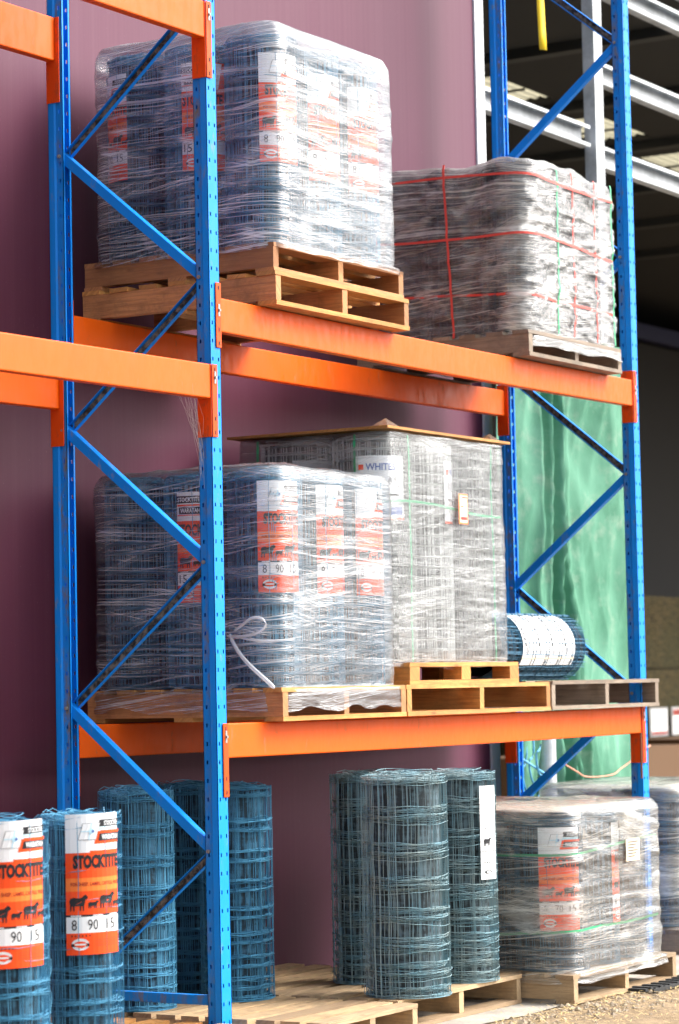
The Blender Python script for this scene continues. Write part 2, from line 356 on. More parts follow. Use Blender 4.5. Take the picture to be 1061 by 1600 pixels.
for i, x in enumerate((16.78, 17.32)):
    t2 = thing('notice', (x, 5.84, .765), ['white framed paper notice pinned in front of the hay bales', 'paper notice with red heading at the right edge of the photo'][i], 'notice', 'paper notices in the shed')
    mb = MB(); mb.box(-.36, .36, .004, .012, -.02, .52, 'p_grey'); mb.build('backing', t2)
    mb = MB(); mb.box(-.31, .31, 0, .003, .02, .48, 'p_white')
    mb.box(-.24, .24, -.003, -.001, .22, .245, 'p_blue'); mb.box(-.10, .10, -.003, -.001, .38, .42, 'p_grey')
    mb.box(-.31, .31, -.003, -.001, .02 if i == 0 else .36, .07 if i == 0 else .47, 'p_red'); mb.build('sheet', t2); t2.scale = (.62, 1, .56)
for i, (x, y, w_, h_) in enumerate(((11.6, 4.6, 1.5, .84), (13.3, 4.7, 1.8, .86), (15.2, 4.8, 1.6, .90))):
    mb = MB(); mb.box(-w_/2, w_/2, -.3, .3, 0, h_, 'cardboard'); mb.box(-w_/2+.002, w_/2-.002, -.304, -.301, h_*.5, h_*.5+.05, 'p_cream'); o = bevel(mb.build('cardboard_box'), .01)
    o.location = (x, y, G); tag(o, ['brown cardboard carton nearest the green shade cloth', 'long brown cardboard carton in the middle of the shed row', 'tallest brown cardboard carton at the far right of the row'][i], 'carton', 'cartons on the shed floor')

# tarp (shade cloth hung from the shed frame)
def tf(u, v):
    x = 4.24 + (6.13-.17*(1-v)+.05*noise.noise(Vector((v*3.5, 4, 1)))+.02*noise.noise(Vector((v*11, 4, 1)))-4.24)*u; z = .42 + (3.42-.42)*v
    rdg = lambda a, b, c_: (1-abs(noise.noise(Vector((a, b, c_))))*2.2)
    fold = .085*(1-abs(math.sin(u*44+.8*math.sin(v*4)+noise.noise(Vector((u*3, v*2, 2)))*2)))*(math.exp(-((u-.38)/.15)**2))*1.7 + .13*rdg(u*7+.5*math.sin(v*2), v*.7, 1)*max(.12, 1-1.5*u) + .055*rdg(u*3.5+v*1.3, v*1.6-u*2, 5) + .02*rdg(u*9-v*4, v*3, 9)
    dip = .10*math.exp(-((u-.5-.2*(1-v))/.16)**2)*math.sin(v*5+1)
    nz = .02*noise.noise(Vector((u*4, v*6, 0))) + .006*noise.noise(Vector((u*16, v*22, 3)))
    if v == 0: z += .05*noise.noise(Vector((u*9, 0, 8)))
    return (x, 1.04 - fold*.75 - dip - nz, z), (x, z)
mb = MB(); mb.grid(tf, 160, 160, 'tarp'); o = mb.build('shade_cloth', None, True, (5.3, 1.04, .4))
md = o.modifiers.new('s', 'SOLIDIFY'); md.thickness = .003; tag(o, 'green woven shade cloth hanging in folds behind the right end of the racking', 'shade cloth')
pts = [(4.70+1.16*i/30, .855-.02*math.sin(i*.5), .90-.115*math.sin(math.pi*min(1, i/30*1.05)**.8)*.9+.10*max(0, i/30-.75)*4*.6) for i in range(31)]
mb = MB(); mb.tube(pts, .0045, 'rope_pink', 6, cap=True); tag(mb.build('rope', None, True), 'faded pink rope slung across the bottom of the green shade cloth', 'rope')
mb = MB()
for s in range(3):
    q = [(4.38+.05*s+.03*math.sin(i*.6+s), .93-.02*s, 1.02-.022*i+.02*math.sin(i+s*2)) for i in range(16)]; mb.tube(q, .006, 'rope_blue', 5)
q = [(4.30+.035*i, .90, .93-.012*i) for i in range(9)]; mb.tube(q, .007, 'rope_blue', 5)
tag(mb.build('cord_tangle', None, True), 'pale blue cord dangling beside the wall corner and green cloth', 'cord')
mb = MB(); mb.tube([(0, 0, 0), (0, 0, 1.2), (0, 0, 1.235)], .057, 'galv', 24, cap=True); o = mb.build('bollard', None, False, None); o.location = (4.70, .955, G)
tag(o, 'round grey steel bollard between the rack upright and green cloth', 'bollard')
t2 = thing('hanging_strap', (4.187, .6, 4.9), 'yellow webbing strap hanging at the top of the picture', 'strap')
mb = MB(); mb.grid(lambda u, v: ((-.024+.048*u, .006*math.sin(v*5), 1.3*v), (u, v)), 2, 14, 'yellow'); o = mb.build('webbing', t2, True)
md = o.modifiers.new('s', 'SOLIDIFY'); md.thickness = .003
t2.rotation_euler = (0, R_(-1.5), R_(-30))

# ------------------------------------------------------------------ racking
rack = thing('pallet_rack', (0, 0, G), 'tall blue and orange steel pallet racking loaded with pallets against the burgundy wall', 'racking')
def RP(mb, name, parent=None, smooth=False, lab=None):
    if parent is None: mb.v = [(a, b, c-G) for a, b, c in mb.v]
    else:
        mb.v = [(a, b, c-G) for a, b, c in mb.v]
    o = mb.build(name, parent or rack, smooth)
    if lab: o['label'] = lab
    return o
ZT = 6.4
def upright(x, y, flip, lab):
    sy = -1 if flip else 1          # profile points: x, y (y from front face backwards)
    prof = [(-.036, .072), (-.048, .072), (-.048, .036), (-.056, .030), (-.056, 0), (.017, 0), (.017, .030), (.009, .036), (.009, .072), (-.003, .072)]
    if not flip: prof[0] = (-.002, .072)
    zs = [G]; kinds = []
    z = G+.05
    while z < ZT:
        zs += [z, z+.016]; z += .075
    zs = sorted(set(zs))+[ZT]
    mb = MB()
    def strip(p, q, cuts, m, hz=1):
        a, b = Vector(p), Vector(q); us = [0]+[c for cc in cuts for c in cc]+[1]
        bs = len(mb.v)
        for zz in zs:
            for uu in us:
                c = a.lerp(b, uu); mb.v.append((x+c.x, y+sy*c.y, zz))
        W = len(us)
        for j in range(len(zs)-1):
            hole_row = (j % 2 == 1)
            for i in range(W-1):
                if hole_row and i % 2 == 1 and cuts: continue
                idx = (bs+j*W+i, bs+j*W+i+1, bs+(j+1)*W+i+1, bs+(j+1)*W+i)
                if flip: idx = idx[::-1]
                mb.face(idx, m)
    for i in range(len(prof)-1):
        p, q = prof[i], prof[i+1]
        cuts = []
        m = 'blue'
        if i == 4: cuts = [(.17, .29), (.72, .84)]
        if i == 1: cuts = [(.36, .60)]; m = 'blue_side'
        if i == 7 and flip: cuts = [(.40, .64)]
        strip(p+(0,) if len(p) == 2 else p, q+(0,), cuts, m)
    o = RP(mb, 'upright', lab=lab)
    md = o.modifiers.new('s', 'SOLIDIFY'); md.thickness = .0025; md.offset = -1
    mb = MB(); yy = y+sy*.036
    mb.box(x-.075, x+.04, yy-.06, yy+.06, G+.007, G+.014, 'blue_side'); RP(mb, 'foot_plate', o)
    return o
nodes = [.115+.588*i for i in range(11)]
for fx, par, who in ((0, 1, 'near'), (L, 0, 'far')):
    uf = upright(fx, 0, False, f'blue slotted front upright of the {who} frame'); ur = upright(fx, D, True, f'blue rear upright of the {who} frame')
    for i in range(10):
        front_low = (i % 2 == par)          # node i on front post?
        za, zb = nodes[i], nodes[i+1]
        ya, yb = (.052, D-.052) if front_low else (D-.052, .052)
        a, b = Vector((fx, ya, za)), Vector((fx, yb, zb)); d = (b-a); ln = d.length; d.normalize(); nrm = Vector((0, -d.z, d.y))
        def Q(u, v, w_): p = a + d*u + nrm*v; return (fx+w_, p.y, p.z)
        mb = MB()
        def bx(u0, u1, v0, v1, w0, w1, m):
            bb = len(mb.v); mb.v += [Q(uu, vv, ww) for ww in (w0, w1) for vv in (v0, v1) for uu in (u0, u1)]
            for fc in ((0, 2, 3, 1), (4, 5, 7, 6), (0, 1, 5, 4), (2, 6, 7, 3), (0, 4, 6, 2), (1, 3, 7, 5)): mb.face([bb+q for q in fc], m)
        h = .020
        openside = (yb < ya) if par == 1 else (yb > ya)
        u0, u1 = -.012, ln+.012
        if openside:      # channel opening towards the camera side
            bx(u0, u1, -h+.0025, h-.0025, .006, .0085, 'grime'); bx(u0, u1, -h, -h+.004, -.012, .0085, 'blue_brace'); bx(u0, u1, h-.004, h, -.012, .0085, 'blue_brace')
        else:
            bx(u0, u1, -h, h, -.034, -.0315, 'blue_brace'); bx(u0, u1, -h, -h+.0025, -.0314, .004, 'blue_brace'); bx(u0, u1, h-.0025, h, -.0314, .004, 'blue_brace')
        o = RP(mb, 'diagonal_brace'); bevel(o, .0012, 1)
    for j, zz in enumerate(nodes):
        yb_ = .054 if (j % 2 == par) else D-.054
        mb = MB(); mb.tube([(fx-.0505, yb_, zz), (fx-.058, yb_, zz)], .0085, 'zinc', 6, cap=True); mb.tube([(fx-.058, yb_, zz), (fx-.062, yb_, zz)], .005, 'zinc', 8, cap=True)
        RP(mb, 'bolt', uf if yb_ < .2 else ur)
    mb = MB(); zz = .10 if par else .12
    mb.box(fx-.034, fx-.002, .05, D-.05, zz-.02, zz+.02, 'blue_side'); bevel(RP(mb, 'horizontal_brace'), .003)

def beam(x0, x1, yf, z, front, cz0, cz1, lab, right_conn=None, h=.142):
    """x0,x1 upright centres; yf y of the beam's visible face; connectors span z+cz0..z+cz1"""
    a, b = x0+.020, x1-.060
    mb = MB(); y0, y1 = (yf, yf+.045)
    # box section with a stepped top edge on the inner side
    sec = [(y0, z-h), (y1, z-h), (y1, z-.03), (y1-.018, z-.03), (y1-.018, z), (y0, z)]
    bs = len(mb.v); nseg = 12
    for i in range(nseg+1):
        x = a+(b-a)*i/nseg; sag = -.006*math.sin(math.pi*i/nseg)
        for (yy, zz) in sec: mb.v.append((x, yy, zz+sag))
    for i in range(nseg):
        for j in range(6): j2 = (j+1) % 6; mb.face((bs+i*6+j, bs+i*6+j2, bs+(i+1)*6+j2, bs+(i+1)*6+j), 'orange')
    mb.face([bs+j for j in range(6)][::-1], 'orange'); mb.face([bs+nseg*6+j for j in range(6)], 'orange')
    o = RP(mb, 'beam', lab=lab); bevel(o, .006, 3)
    for xe, sgn, (c0, c1) in ((a, -1, (cz0, cz1)), (b, 1, right_conn or (cz0, cz1))):
        mb = MB(); yo = yf-.0035 if front else yf+.0465
        # leg lying along the upright's side
        if sgn < 0: sx0, sx1, fx0, fx1 = xe-.0025, xe+.0015, x0-.020, xe-.0027
        else: sx0, sx1, fx0, fx1 = xe-.0015, xe+.0028, xe+.0030, x1-.019
        if front: mb.box(sx0, sx1, -.003, .066, z+c0, z+c1, 'orange_plate'); mb.box(fx0, fx1, -.0072, -.0032, z+c0, z+c1, 'orange_plate')
        else: mb.box(sx0, sx1, D-.066, D+.003, z+c0, z+c1, 'orange_plate'); mb.box(fx0, fx1, D+.0032, D+.0072, z+c0, z+c1, 'orange_plate')
        cn = RP(mb, 'connector', o); bevel(cn, .003, 2)
        if front:
            cx = (fx0+fx1)/2
            for zz in (z+c0+.018, z+c0+.075, z+c1-.022): mb = MB(); mb.box(cx-.004, cx+.004, -.0082, -.0074, zz-.008, zz+.008, 'hole'); RP(mb, 'slot', o)
            mb = MB()
            mb.box(cx-.006, cx+.006, -.010, -.0074, z-.08, z-.03, 'zinc'); mb.tube([(cx, -.0112, z-.055), (cx, -.016, z-.055)], .006, 'zinc', 8, cap=True)
            RP(mb, 'safety_pin', o)
    return o
beam(0, L, .0, H1, True, -.30, .0, 'orange front beam of the lower level in the main bay')
beam(0, L, D-.045, H1, False, -.30, .0, 'orange rear beam of the lower level in the main bay')
beam(0, L, .0, H2, True, -.21, .06, 'orange front beam of the upper level in the main bay', (-.23, .05))
beam(0, L, D-.045, H2, False, -.21, .06, 'orange rear beam of the upper level in the main bay', (-.25, .03))
LL = -3.9
beam(LL, 0, .0, 2.69, True, -.30, .0, 'orange front beam of the left bay, lower of two'); beam(LL, 0, D-.045, 2.70, False, -.30, .0, 'orange rear beam of the left bay, lower of two')
beam(LL, 0, .0, 4.20, True, -.32, .0, 'orange front beam of the left bay at the top', h=.155); beam(LL, 0, D-.045, 4.245, False, -.37, .0, 'orange rear beam of the left bay at the top', h=.19)
upright(LL, 0, False, 'blue front upright at the far end of the left bay'); upright(LL, D, True, 'blue rear upright at the far end of the left bay')
mb = MB(); mb.tube([(L-.11, -.02, 1.08), (L-.115, -.022, .95), (L-.112, -.02, .84)], .006, 'rust', 6, cap=True)
tag(mb.build('rusty_rod'), 'thin rusty rod hanging under the lower beam next to the far upright', 'rod')

# ------------------------------------------------------------------ pallets
PG = 'timber pallets on the racking and floor'
def pallet(x0, y0, z0, W, Dp, mt, label, h=.14, nb=7, ns=3, ms=None, blocks=False, gap=None, mt2=None):
    t = thing('pallet', (x0, y0, z0), label, 'pallet', PG); ms = ms or mt; tb = .019; sw = .042
    bw = .095
    hs = h-2*tb
    for i in range(ns):
        c = sw/2+(W-sw)*i/(ns-1)
        mb = MB()
        if blocks:
            for j in range(3):
                cy = .05+(Dp-.1)*j/2; mb = MB(); mb.box(c-.045 if 0 < i < ns-1 else (0.0 if i == 0 else W-.09), c+.045 if 0 < i < ns-1 else (.09 if i == 0 else W), cy-.05, cy+.05, tb+.0004, tb+hs-.0004, ms, jit=.001); mb.build('block', t)
        else: mb.box(c-sw/2+.001, c+sw/2-.001, .003, Dp-.003, tb+.0004, tb+hs-.0004, ms, jit=.0008); mb.build('bearer', t)
    for i in range(nb):
        c = bw/2+(Dp-bw)*i/(nb-1); mb = MB(); j = rnd.uniform(-.008, .008)
        mb.box(j, W+j*.5, c-bw/2*rnd.uniform(.9, 1.05), c+bw/2*rnd.uniform(.9, 1.05), h-tb, h, (mt2 or mt) if i % 2 else mt, jit=.0018)
        db = mb.build('deck_board', t)
    for i in range(3):
        c = bw/2+(Dp-bw)*i/2; mb = MB(); mb.box(0, W, c-bw/2, c+bw/2, 0, tb, mt, jit=.001); mb.build('bottom_board', t)
    return t
pallet(.321, -.08, H1+.001, 1.02, 1.02, 'wood_new', 'orange pine pallet under the wrapped rolls at the left of the lower beam', h=.14, ms='wood_red')
pallet(1.352, -.08, H1+.001, 1.405, 1.0, 'wood_new', 'bright pine pallet in the middle of the lower level, below a smaller pallet', h=.14)
pallet(1.60, .05, H1+.142, 1.07, .9, 'wood_new', 'small block pallet stacked on the middle pallet under the tall wire load', h=.10, blocks=True)
pallet(2.772, -.08, H1+.001, 1.25, 1.0, 'wood_grey', 'grey weathered pallet at the right end of the lower level', h=.145)
pallet(.326, -.08, H2+.001, 1.116, 1.02, 'wood_new', 'lower of two stacked pallets at the left of the upper level', h=.145, ms='wood_red')
pallet(.350, -.055, H2+.147, 1.09, 1.0, 'wood_red', 'upper of two stacked pallets, directly beneath the highest wrapped rolls', h=.125, mt2='wood_new')
pallet(2.622, -.08, H2+.001, 1.05, 1.0, 'wood_grey', 'dark weathered pallet under the red strapped load', h=.13)
pallet(.055, -.425, G+.007, .735, 1.32, 'wood_light', 'slatted pallet on the floor right of the near upright, in front', h=.133, nb=11)
pallet(.83, -.30, G+.007, 1.13, 1.28, 'wood_light', 'floor pallet carrying the weathered grey wire rolls', h=.133, nb=9, ms='wood_light')
pallet(1.985, -.56, G+.007, 1.12, 1.05, 'wood_light', 'floor pallet under the yellowed film wrapped load', h=.133)
pallet(-1.13, -.1, G+.007, 1.04, 1.1, 'wood_new', 'floor pallet left of the near frame under the blue rolls', h=.133)
pallet(4.17, -.10, G+.007, 1.15, 1.0, 'wood_grey', 'floor pallet under the wrapped load beyond the far upright', h=.133)
pallet(-2.35, -.95, G+.007, 1.1, 1.05, 'wood_light', 'floor pallet under the two labelled blue rolls at the front left', h=.133)

# ------------------------------------------------------------------ wire rolls
def wire_roll(R, H, seed, m, mcore, bands=9, layers=14, per=9, gauge=.0017, bandw=.024, wob=.009, graded=True):
    rn = random.Random(seed); mb = MB()
    if graded: hs_ = [0]; [hs_.append(hs_[-1]+.085+.0085*i) for i in range(bands-1)]
    else: hs_ = [i for i in range(bands)]
    zb = [.012+(H-.03)*x/hs_[-1] for x in hs_]
    for l in range(layers):
        r = R-.0030*l
        for zi in range(len(zb)*(2 if graded else 1)):
            z = zb[zi % len(zb)]; l2 = (l*7+(layers//2 if zi >= len(zb) else 0)) % layers
            off = bandw*3.1*(l2/layers-.5)+(.001 if zi >= len(zb) else 0)+rn.gauss(0, bandw*.12); ph = rn.uniform(0, 6.28); ph2 = rn.uniform(0, 6.28); amp = rn.uniform(.3, 1)*wob
            K = 34; pts = []
            off = max(off, -z+.004) if z < .05 else off
            if z > H-.05: off = -abs(off)*.8
            tilt = rn.gauss(0, .0025)
            for i in range(K):
                a = 2*math.pi*i/K; rr = r+rn.uniform(-.0018, .0018)+.002*math.sin(3*a+ph2)
                zz = z+off+amp*math.sin(2*a+ph)+tilt*math.sin(a)+rn.uniform(-.0012, .0012)+.0018*math.sin(7*a+ph2)
                pts.append((rr*math.cos(a), rr*math.sin(a), max(.002, zz)))
            mb.tube(pts, gauge, m, 3, closed=True)
        if l < 12:
            ph = rn.uniform(0, 6.28)
            for s in range(per):
                a = ph+2*math.pi*s/per+rn.uniform(-.05, .05); pts = []; da = rn.gauss(0, .012)
                for q in range(10):
                    t_ = q/9; aa = a+da*t_*3+.012*math.sin(t_*14+a); rr = r+.0015+rn.uniform(-.0015, .002)
                    pts.append((rr*math.cos(aa), rr*math.sin(aa), .004+(H-.018)*t_))
                mb.tube(pts, gauge*.95, m, 3)
    # short hooked stay ends where the mesh is cut
    a0 = rn.uniform(0, 6.28)
    for z in zb[:-1]:
        for s in range(3):
            a = a0+.05*s; mb.tube([(R*math.cos(a), R*math.sin(a), z+.01), ((R+.004)*math.cos(a), (R+.004)*math.sin(a), z+.065-.012*s), ((R+.003)*math.cos(a+.06), (R+.003)*math.sin(a+.06), z+.068-.012*s)], gauge, m, 3)
    # spiral of wires seen on the top
    r = R-.0042*layers
    while r > .03:
        ph = rn.uniform(0, 6.28); z = H-.012+rn.gauss(0, .008)
        mb.tube([((r+rn.uniform(-.003, .003))*math.cos(2*math.pi*i/22), (r+rn.uniform(-.003, .003))*math.sin(2*math.pi*i/22), z+.006*math.sin(4*math.pi*i/22+ph)) for i in range(22)], gauge*1.1, m, 3, closed=True)
        r -= .006
    for s in range(9):
        a = rn.uniform(0, 6.28); r = rn.uniform(.4, .98)*R; b = a+rn.uniform(.2, 1.0); rr = min(R*.99, r+rn.uniform(-.02, .03))
        mb.tube([(r*math.cos(a), r*math.sin(a), H-.012), (rr*math.cos((a+b)/2), rr*math.sin((a+b)/2), H+rn.uniform(-.004, .006)), (rr*math.cos(b), rr*math.sin(b), H-.008)], gauge, m, 3)
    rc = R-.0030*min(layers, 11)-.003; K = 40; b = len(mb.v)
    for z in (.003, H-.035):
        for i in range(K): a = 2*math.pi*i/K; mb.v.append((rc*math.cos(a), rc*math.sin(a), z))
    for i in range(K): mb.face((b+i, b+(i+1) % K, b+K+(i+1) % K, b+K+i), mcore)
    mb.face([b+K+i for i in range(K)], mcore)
    me_o = mb.build('fence_roll'); me = me_o.data; bpy.data.objects.remove(me_o); return me
RM = {}
for i in range(3): RM['blue', i] = wire_roll(.16, .93, 11+i, 'wire_blue', 'core_blue')
RM['thin', 0] = wire_roll(.143, .935, 40, 'wire_blue', 'core_blue', gauge=.0013); RM['thin', 1] = wire_roll(.143, .935, 41, 'wire_blue', 'core_blue', gauge=.0013)
RM['grey', 0] = wire_roll(.188, .965, 21, 'wire_grey', 'core_grey', bands=8, wob=.010, gauge=.0015, per=9, layers=15); RM['grey', 1] = wire_roll(.165, .955, 22, 'wire_grey', 'core_grey', bands=9, wob=.010, gauge=.0015, per=9, layers=15)
RM['zinc', 0] = wire_roll(.185, 1.06, 31, 'wire_zinc', 'core_zinc', bands=22, layers=4, per=26, gauge=.0018, bandw=.003, wob=.001, graded=False)
RM['dark', 0] = wire_roll(.17, .72, 51, 'wire_dark', 'core_dark', bands=7, layers=7)
RM['black', 0] = wire_roll(.17, .86, 61, 'wire_black', 'core_dark', bands=22, layers=5, per=14, bandw=.01, graded=False)
RM['lying', 0] = wire_roll(.172, .95, 71, 'wire_dark', 'core_dark', bands=14, layers=7, per=16, gauge=.0016, graded=False)
def roll(kind, i, x, y, z, label, rz=0., group='rolls of stock fence wire', cat='wire roll'):
    o = bpy.data.objects.new('fence_roll', RM[kind, i]); COL.objects.link(o); o.location = (x, y, z); o.rotation_euler = (0, 0, rz)
    return tag(o, label, cat, group)

# ---------------- printed labels
def text_mesh(body, x0, x1, y0, y1, bold=0., shear=0., maxw=True):
    cu = bpy.data.curves.new('t', 'FONT'); cu.body = body; cu.offset = bold; cu.shear = shear; cu.resolution_u = 2
    o = bpy.data.objects.new('t', cu); COL.objects.link(o)
    dg = bpy.context.evaluated_depsgraph_get(); me = bpy.data.meshes.new_from_object(o.evaluated_get(dg))
    bpy.data.objects.remove(o); vs = [v.co.copy() for v in me.vertices]; fs = [tuple(p.vertices) for p in me.polygons]
    bpy.data.meshes.remove(me)
    ax0, ax1 = min(v.x for v in vs), max(v.x for v in vs); ay0, ay1 = min(v.y for v in vs), max(v.y for v in vs)
    return [((v.x-ax0)/(ax1-ax0)*(x1-x0)+x0, (v.y-ay0)/(ay1-ay0)*(y1-y0)+y0) for v in vs], fs
class Flat:
    "flat artwork in metres: list of (points, faces, layer, material)"
    def __init__(s, w, h): s.w = w; s.h = h; s.items = []
    def rect(s, x0, x1, y0, y1, m, lay, sh=0, n=10):
        W, H = s.w, s.h; pts = []; fs = []
        n = max(1, int((x1-x0)*n)+1)
        for i in range(n+1):
            u = x0+(x1-x0)*i/n; pts += [((u)*W, (1-y1)*H), ((u+sh)*W, (1-y0)*H)]
        for i in range(n): fs.append((2*i, 2*i+2, 2*i+3, 2*i+1))
        s.items.append((pts, fs, lay, m))
    def poly(s, P_, m, lay): s.items.append(([(x*s.w, (1-y)*s.h) for x, y in P_], [tuple(range(len(P_)))[::-1]], lay, m))
    def text(s, b, x0, x1, y0, y1, m, lay, bold=.0, shear=0.):
        if not b: return
        p, f = text_mesh(b, x0*s.w, x1*s.w, (1-y1)*s.h, (1-y0)*s.h, bold, shear); s.items.append((p, f, lay, m))
    def ell(s, cx, cy, rx, ry, m, lay, n=20): s.poly([(cx+rx*math.cos(2*math.pi*i/n), cy+ry*math.sin(2*math.pi*i/n)) for i in range(n)][::-1], m, lay)
    def bent(s, R, th0, z0, parent, name='label', lab=None, slant=0.):
        mb = MB()
        for pts, fs, lay, m in s.items:
            b = len(mb.v)
            for (x, y) in pts:
                r = R+.0012*lay; a = th0+x/R; mb.v.append((r*math.cos(a), r*math.sin(a), z0+y+slant*x))
            for f in fs: mb.face([b+i for i in f], m)
        o = mb.build(name, parent)
        if lab: o['label'] = lab
        return o
    def flat(s, origin, ux, uy, parent, name='label', lab=None):
        mb = MB(); ux = Vector(ux); uy = Vector(uy); nn = ux.cross(uy); og = Vector(origin)
        for pts, fs, lay, m in s.items:
            b = len(mb.v)
            for (x, y) in pts: mb.v.append(tuple(og+ux*x+uy*y+nn*(.0012*lay)))
            for f in fs: mb.face([b+i for i in f], m)
        o = mb.build(name, parent)
        if lab: o['label'] = lab
        return o
def sheep(F, cx, cy, s, m='p_black', lay=3, lamb=False):
    P_ = [(-.42, .10), (-.46, -.10), (-.38, -.26), (-.2, -.30), (0, -.26), (.22, -.28), (.32, -.38), (.44, -.46), (.52, -.40), (.60, -.28), (.52, -.20), (.44, -.16), (.40, .06), (.36, .16), (.36, .46), (.30, .46), (.28, .2),
          (.20, .18), (.19, .44), (.13, .44), (.12, .17), (-.16, .18), (-.18, .46), (-.24, .46), (-.26, .18), (-.33, .18), (-.36, .45), (-.42, .45)]
    k_ = F.h/F.w
    if lamb: P_ = [(x, y*.8) for x, y in P_]
    F.poly([(cx+x*s, cy+y*s/k_) for x, y in P_], m, lay)
def stock_label(nums=('8', '90', '15'), mirror=False):
    F = Flat(.2, .475)
    F.rect(0, 1, 0, .262, 'p_white', 1); F.rect(0, 1, .262, .455, 'p_orange', 1); F.rect(0, 1, .455, .548, 'p_orange2', 1); F.rect(0, 1, .548, .715, 'p_orange', 1)
    F.rect(0, 1, .715, .73, 'p_black', 1); F.rect(0, 1, .73, .845, 'p_white', 1); F.rect(0, 1, .845, 1, 'p_orange', 1)
    if mirror:
        F.rect(.72, 1.0, .0, .26, 'p_orange', 2, 0); F.rect(.60, .82, .01, .25, 'p_white', 3, .10); F.rect(0, .56, .035, .10, 'p_black', 2); F.text('STOCKTITE', .03, .54, .048, .088, 'p_white', 3, .02)
        F.rect(.06, .56, .135, .20, 'p_black', 2); F.text('WARATAH', .10, .54, .148, .188, 'p_white', 3, .02); F.rect(.02, .56, .112, .128, 'p_orange', 2); F.rect(.02, .56, .205, .215, 'p_orange', 2)
        F.text('STOCKTITE', -.0+.02, .93, .29, .40, 'p_black', 2, .035)
    else:
        F.rect(.56, 1, .045, .095, 'p_black', 2, .04); F.text('STOCKTITE', .68, .985, .054, .087, 'p_white', 3, .02)
        F.rect(.56, 1, .100, .118, 'p_sky', 2); F.rect(.50, 1, .122, .215, 'p_orange', 2, .05); F.rect(.57, 1, .142, .195, 'p_black', 3, .03); F.text('WARATAH', .63, .985, .150, .187, 'p_white', 4, .03)
        F.rect(.22, .53, .065, .185, 'p_grey', 2, .08); F.rect(.232, .518, .069, .181, 'p_white', 3, .08); F.rect(.27, .60, .120, .126, 'p_sky', 4); F.rect(.395, .41, .065, .185, 'p_sky', 4, .05); F.ell(.45, .124, .045, .018, 'p_sky', 5); F.ell(.47, .124, .02, .010, 'p_blue', 6)
        F.rect(0, .42, .262, .275, 'p_white', 2)
        F.text('STOCKTITE', .13, 1.0, .29, .39, 'p_black', 2, .06)
    F.text('FOR SHEEP, LAMBS, CATTLE, PIGS', .09, .99, .485, .515, 'p_red', 2, .02)
    sheep(F, .20, .63, .30, lay=2); sheep(F, .46, .645, .18, lay=2, lamb=True); sheep(F, .72, .62, .30, lay=2); sheep(F, .93, .645, .16, lay=2, lamb=True)
    for i, (nn, x) in enumerate(zip(nums, (.14, .46, .80))):
        wd = .045*len(nn); F.text(nn, x-wd, x+wd, .75, .825, 'p_black', 2, .0)
    for x0, x1 in ((.08, .26), (.46, .64), (.78, .96)): F.rect(x0, x1, .719, .726, 'p_white', 2)
    for i in range(6): F.ell(.10+.06*i, .865, .012, .006, 'p_black', 2, 8)
    F.ell(.24, .925, .15, .042, 'p_white', 2); F.ell(.24, .925, .11, .022, 'p_orange', 3); F.rect(.09, .16, .918, .94, 'p_black', 3); F.rect(.33, .39, .918, .94, 'p_black', 3); F.rect(.15, .33, .919, .931, 'p_white', 4)
    for i in range(3): F.rect(.5, .95, .895+.02*i, .899+.02*i, 'p_pink', 2)
    return F
LAB = stock_label(); LAB_M = stock_label(('15', '100', ''), True) if False else None
def lab_m(nums):
    F = stock_label(nums, True); return F
CAMA = math.atan2(-.5226, -.8526)
# the two labelled blue rolls at the left front
def place(kind, i, px, py, z, label, R, rz=0):  # px,py given as nearest point on the floor; centre lies R further on
    return roll(kind, i, px+R*.852, py+R*.523, z, label, rz)
r1 = roll('thin', 0, -1.638, -.50, T, 'blue wire roll with orange 8 90 15 label fully in view, second from left edge', 1)
LAB.bent(.1435, CAMA-R_(15)-1, .45, r1, slant=.02)
r2 = roll('thin', 1, -2.10, -.54, T, 'blue wire roll with orange label cut off by the left edge of the photo', .4)
LAB.bent(.1435, CAMA-R_(16)-.4, .45, r2, slant=.03)
roll('blue', 0, 0.205, 0.60, T, 'unlabelled blue wire roll seen through the near rack frame, crossed by its lowest braces', 2.2)
roll('blue', 1, .78, .73, T, 'unlabelled blue wire roll seen directly behind the near front upright', 4)
roll('blue', 2, .66, .40, T, 'unlabelled blue wire roll standing alone just right of the near upright', .3)
roll('grey', 0, .894+.183*.852, -.324+.183*.523, T, 'thick grey weathered wire roll in front of two others at the bottom centre', .9)
roll('grey', 1, 1.43, .20, T, 'grey wire roll half hidden behind the thick one on its left', 2.9)
hh = roll('grey', 1, 1.50+.165*.852, -.26+.165*.523, T, 'grey wire roll with a white sheep label on the right of the thick grey one', 5.1)
F = Flat(.11, .42); F.rect(0, 1, 0, 1, 'p_white', 1, n=6); sheep(F, .35, .60, .42, lay=2); F.rect(0, 1, .70, .706, 'p_black', 2, n=6); F.text('7', .34, .44, .72, .77, 'p_black', 2)
for i in range(4): F.ell(.2+.13*i, .82, .035, .008, 'p_black', 2, 8)
F.ell(.4, .92, .22, .02, 'p_black', 2); F.ell(.4, .92, .13, .012, 'p_white', 3); F.rect(0, 1, .42, .426, 'p_grey', 2, n=6)
for i in range(3): F.ell(.25+.14*i, .455, .04, .006, 'p_black', 2, 8)
F.bent(.1665, CAMA+R_(30)-5.1, .46, hh)

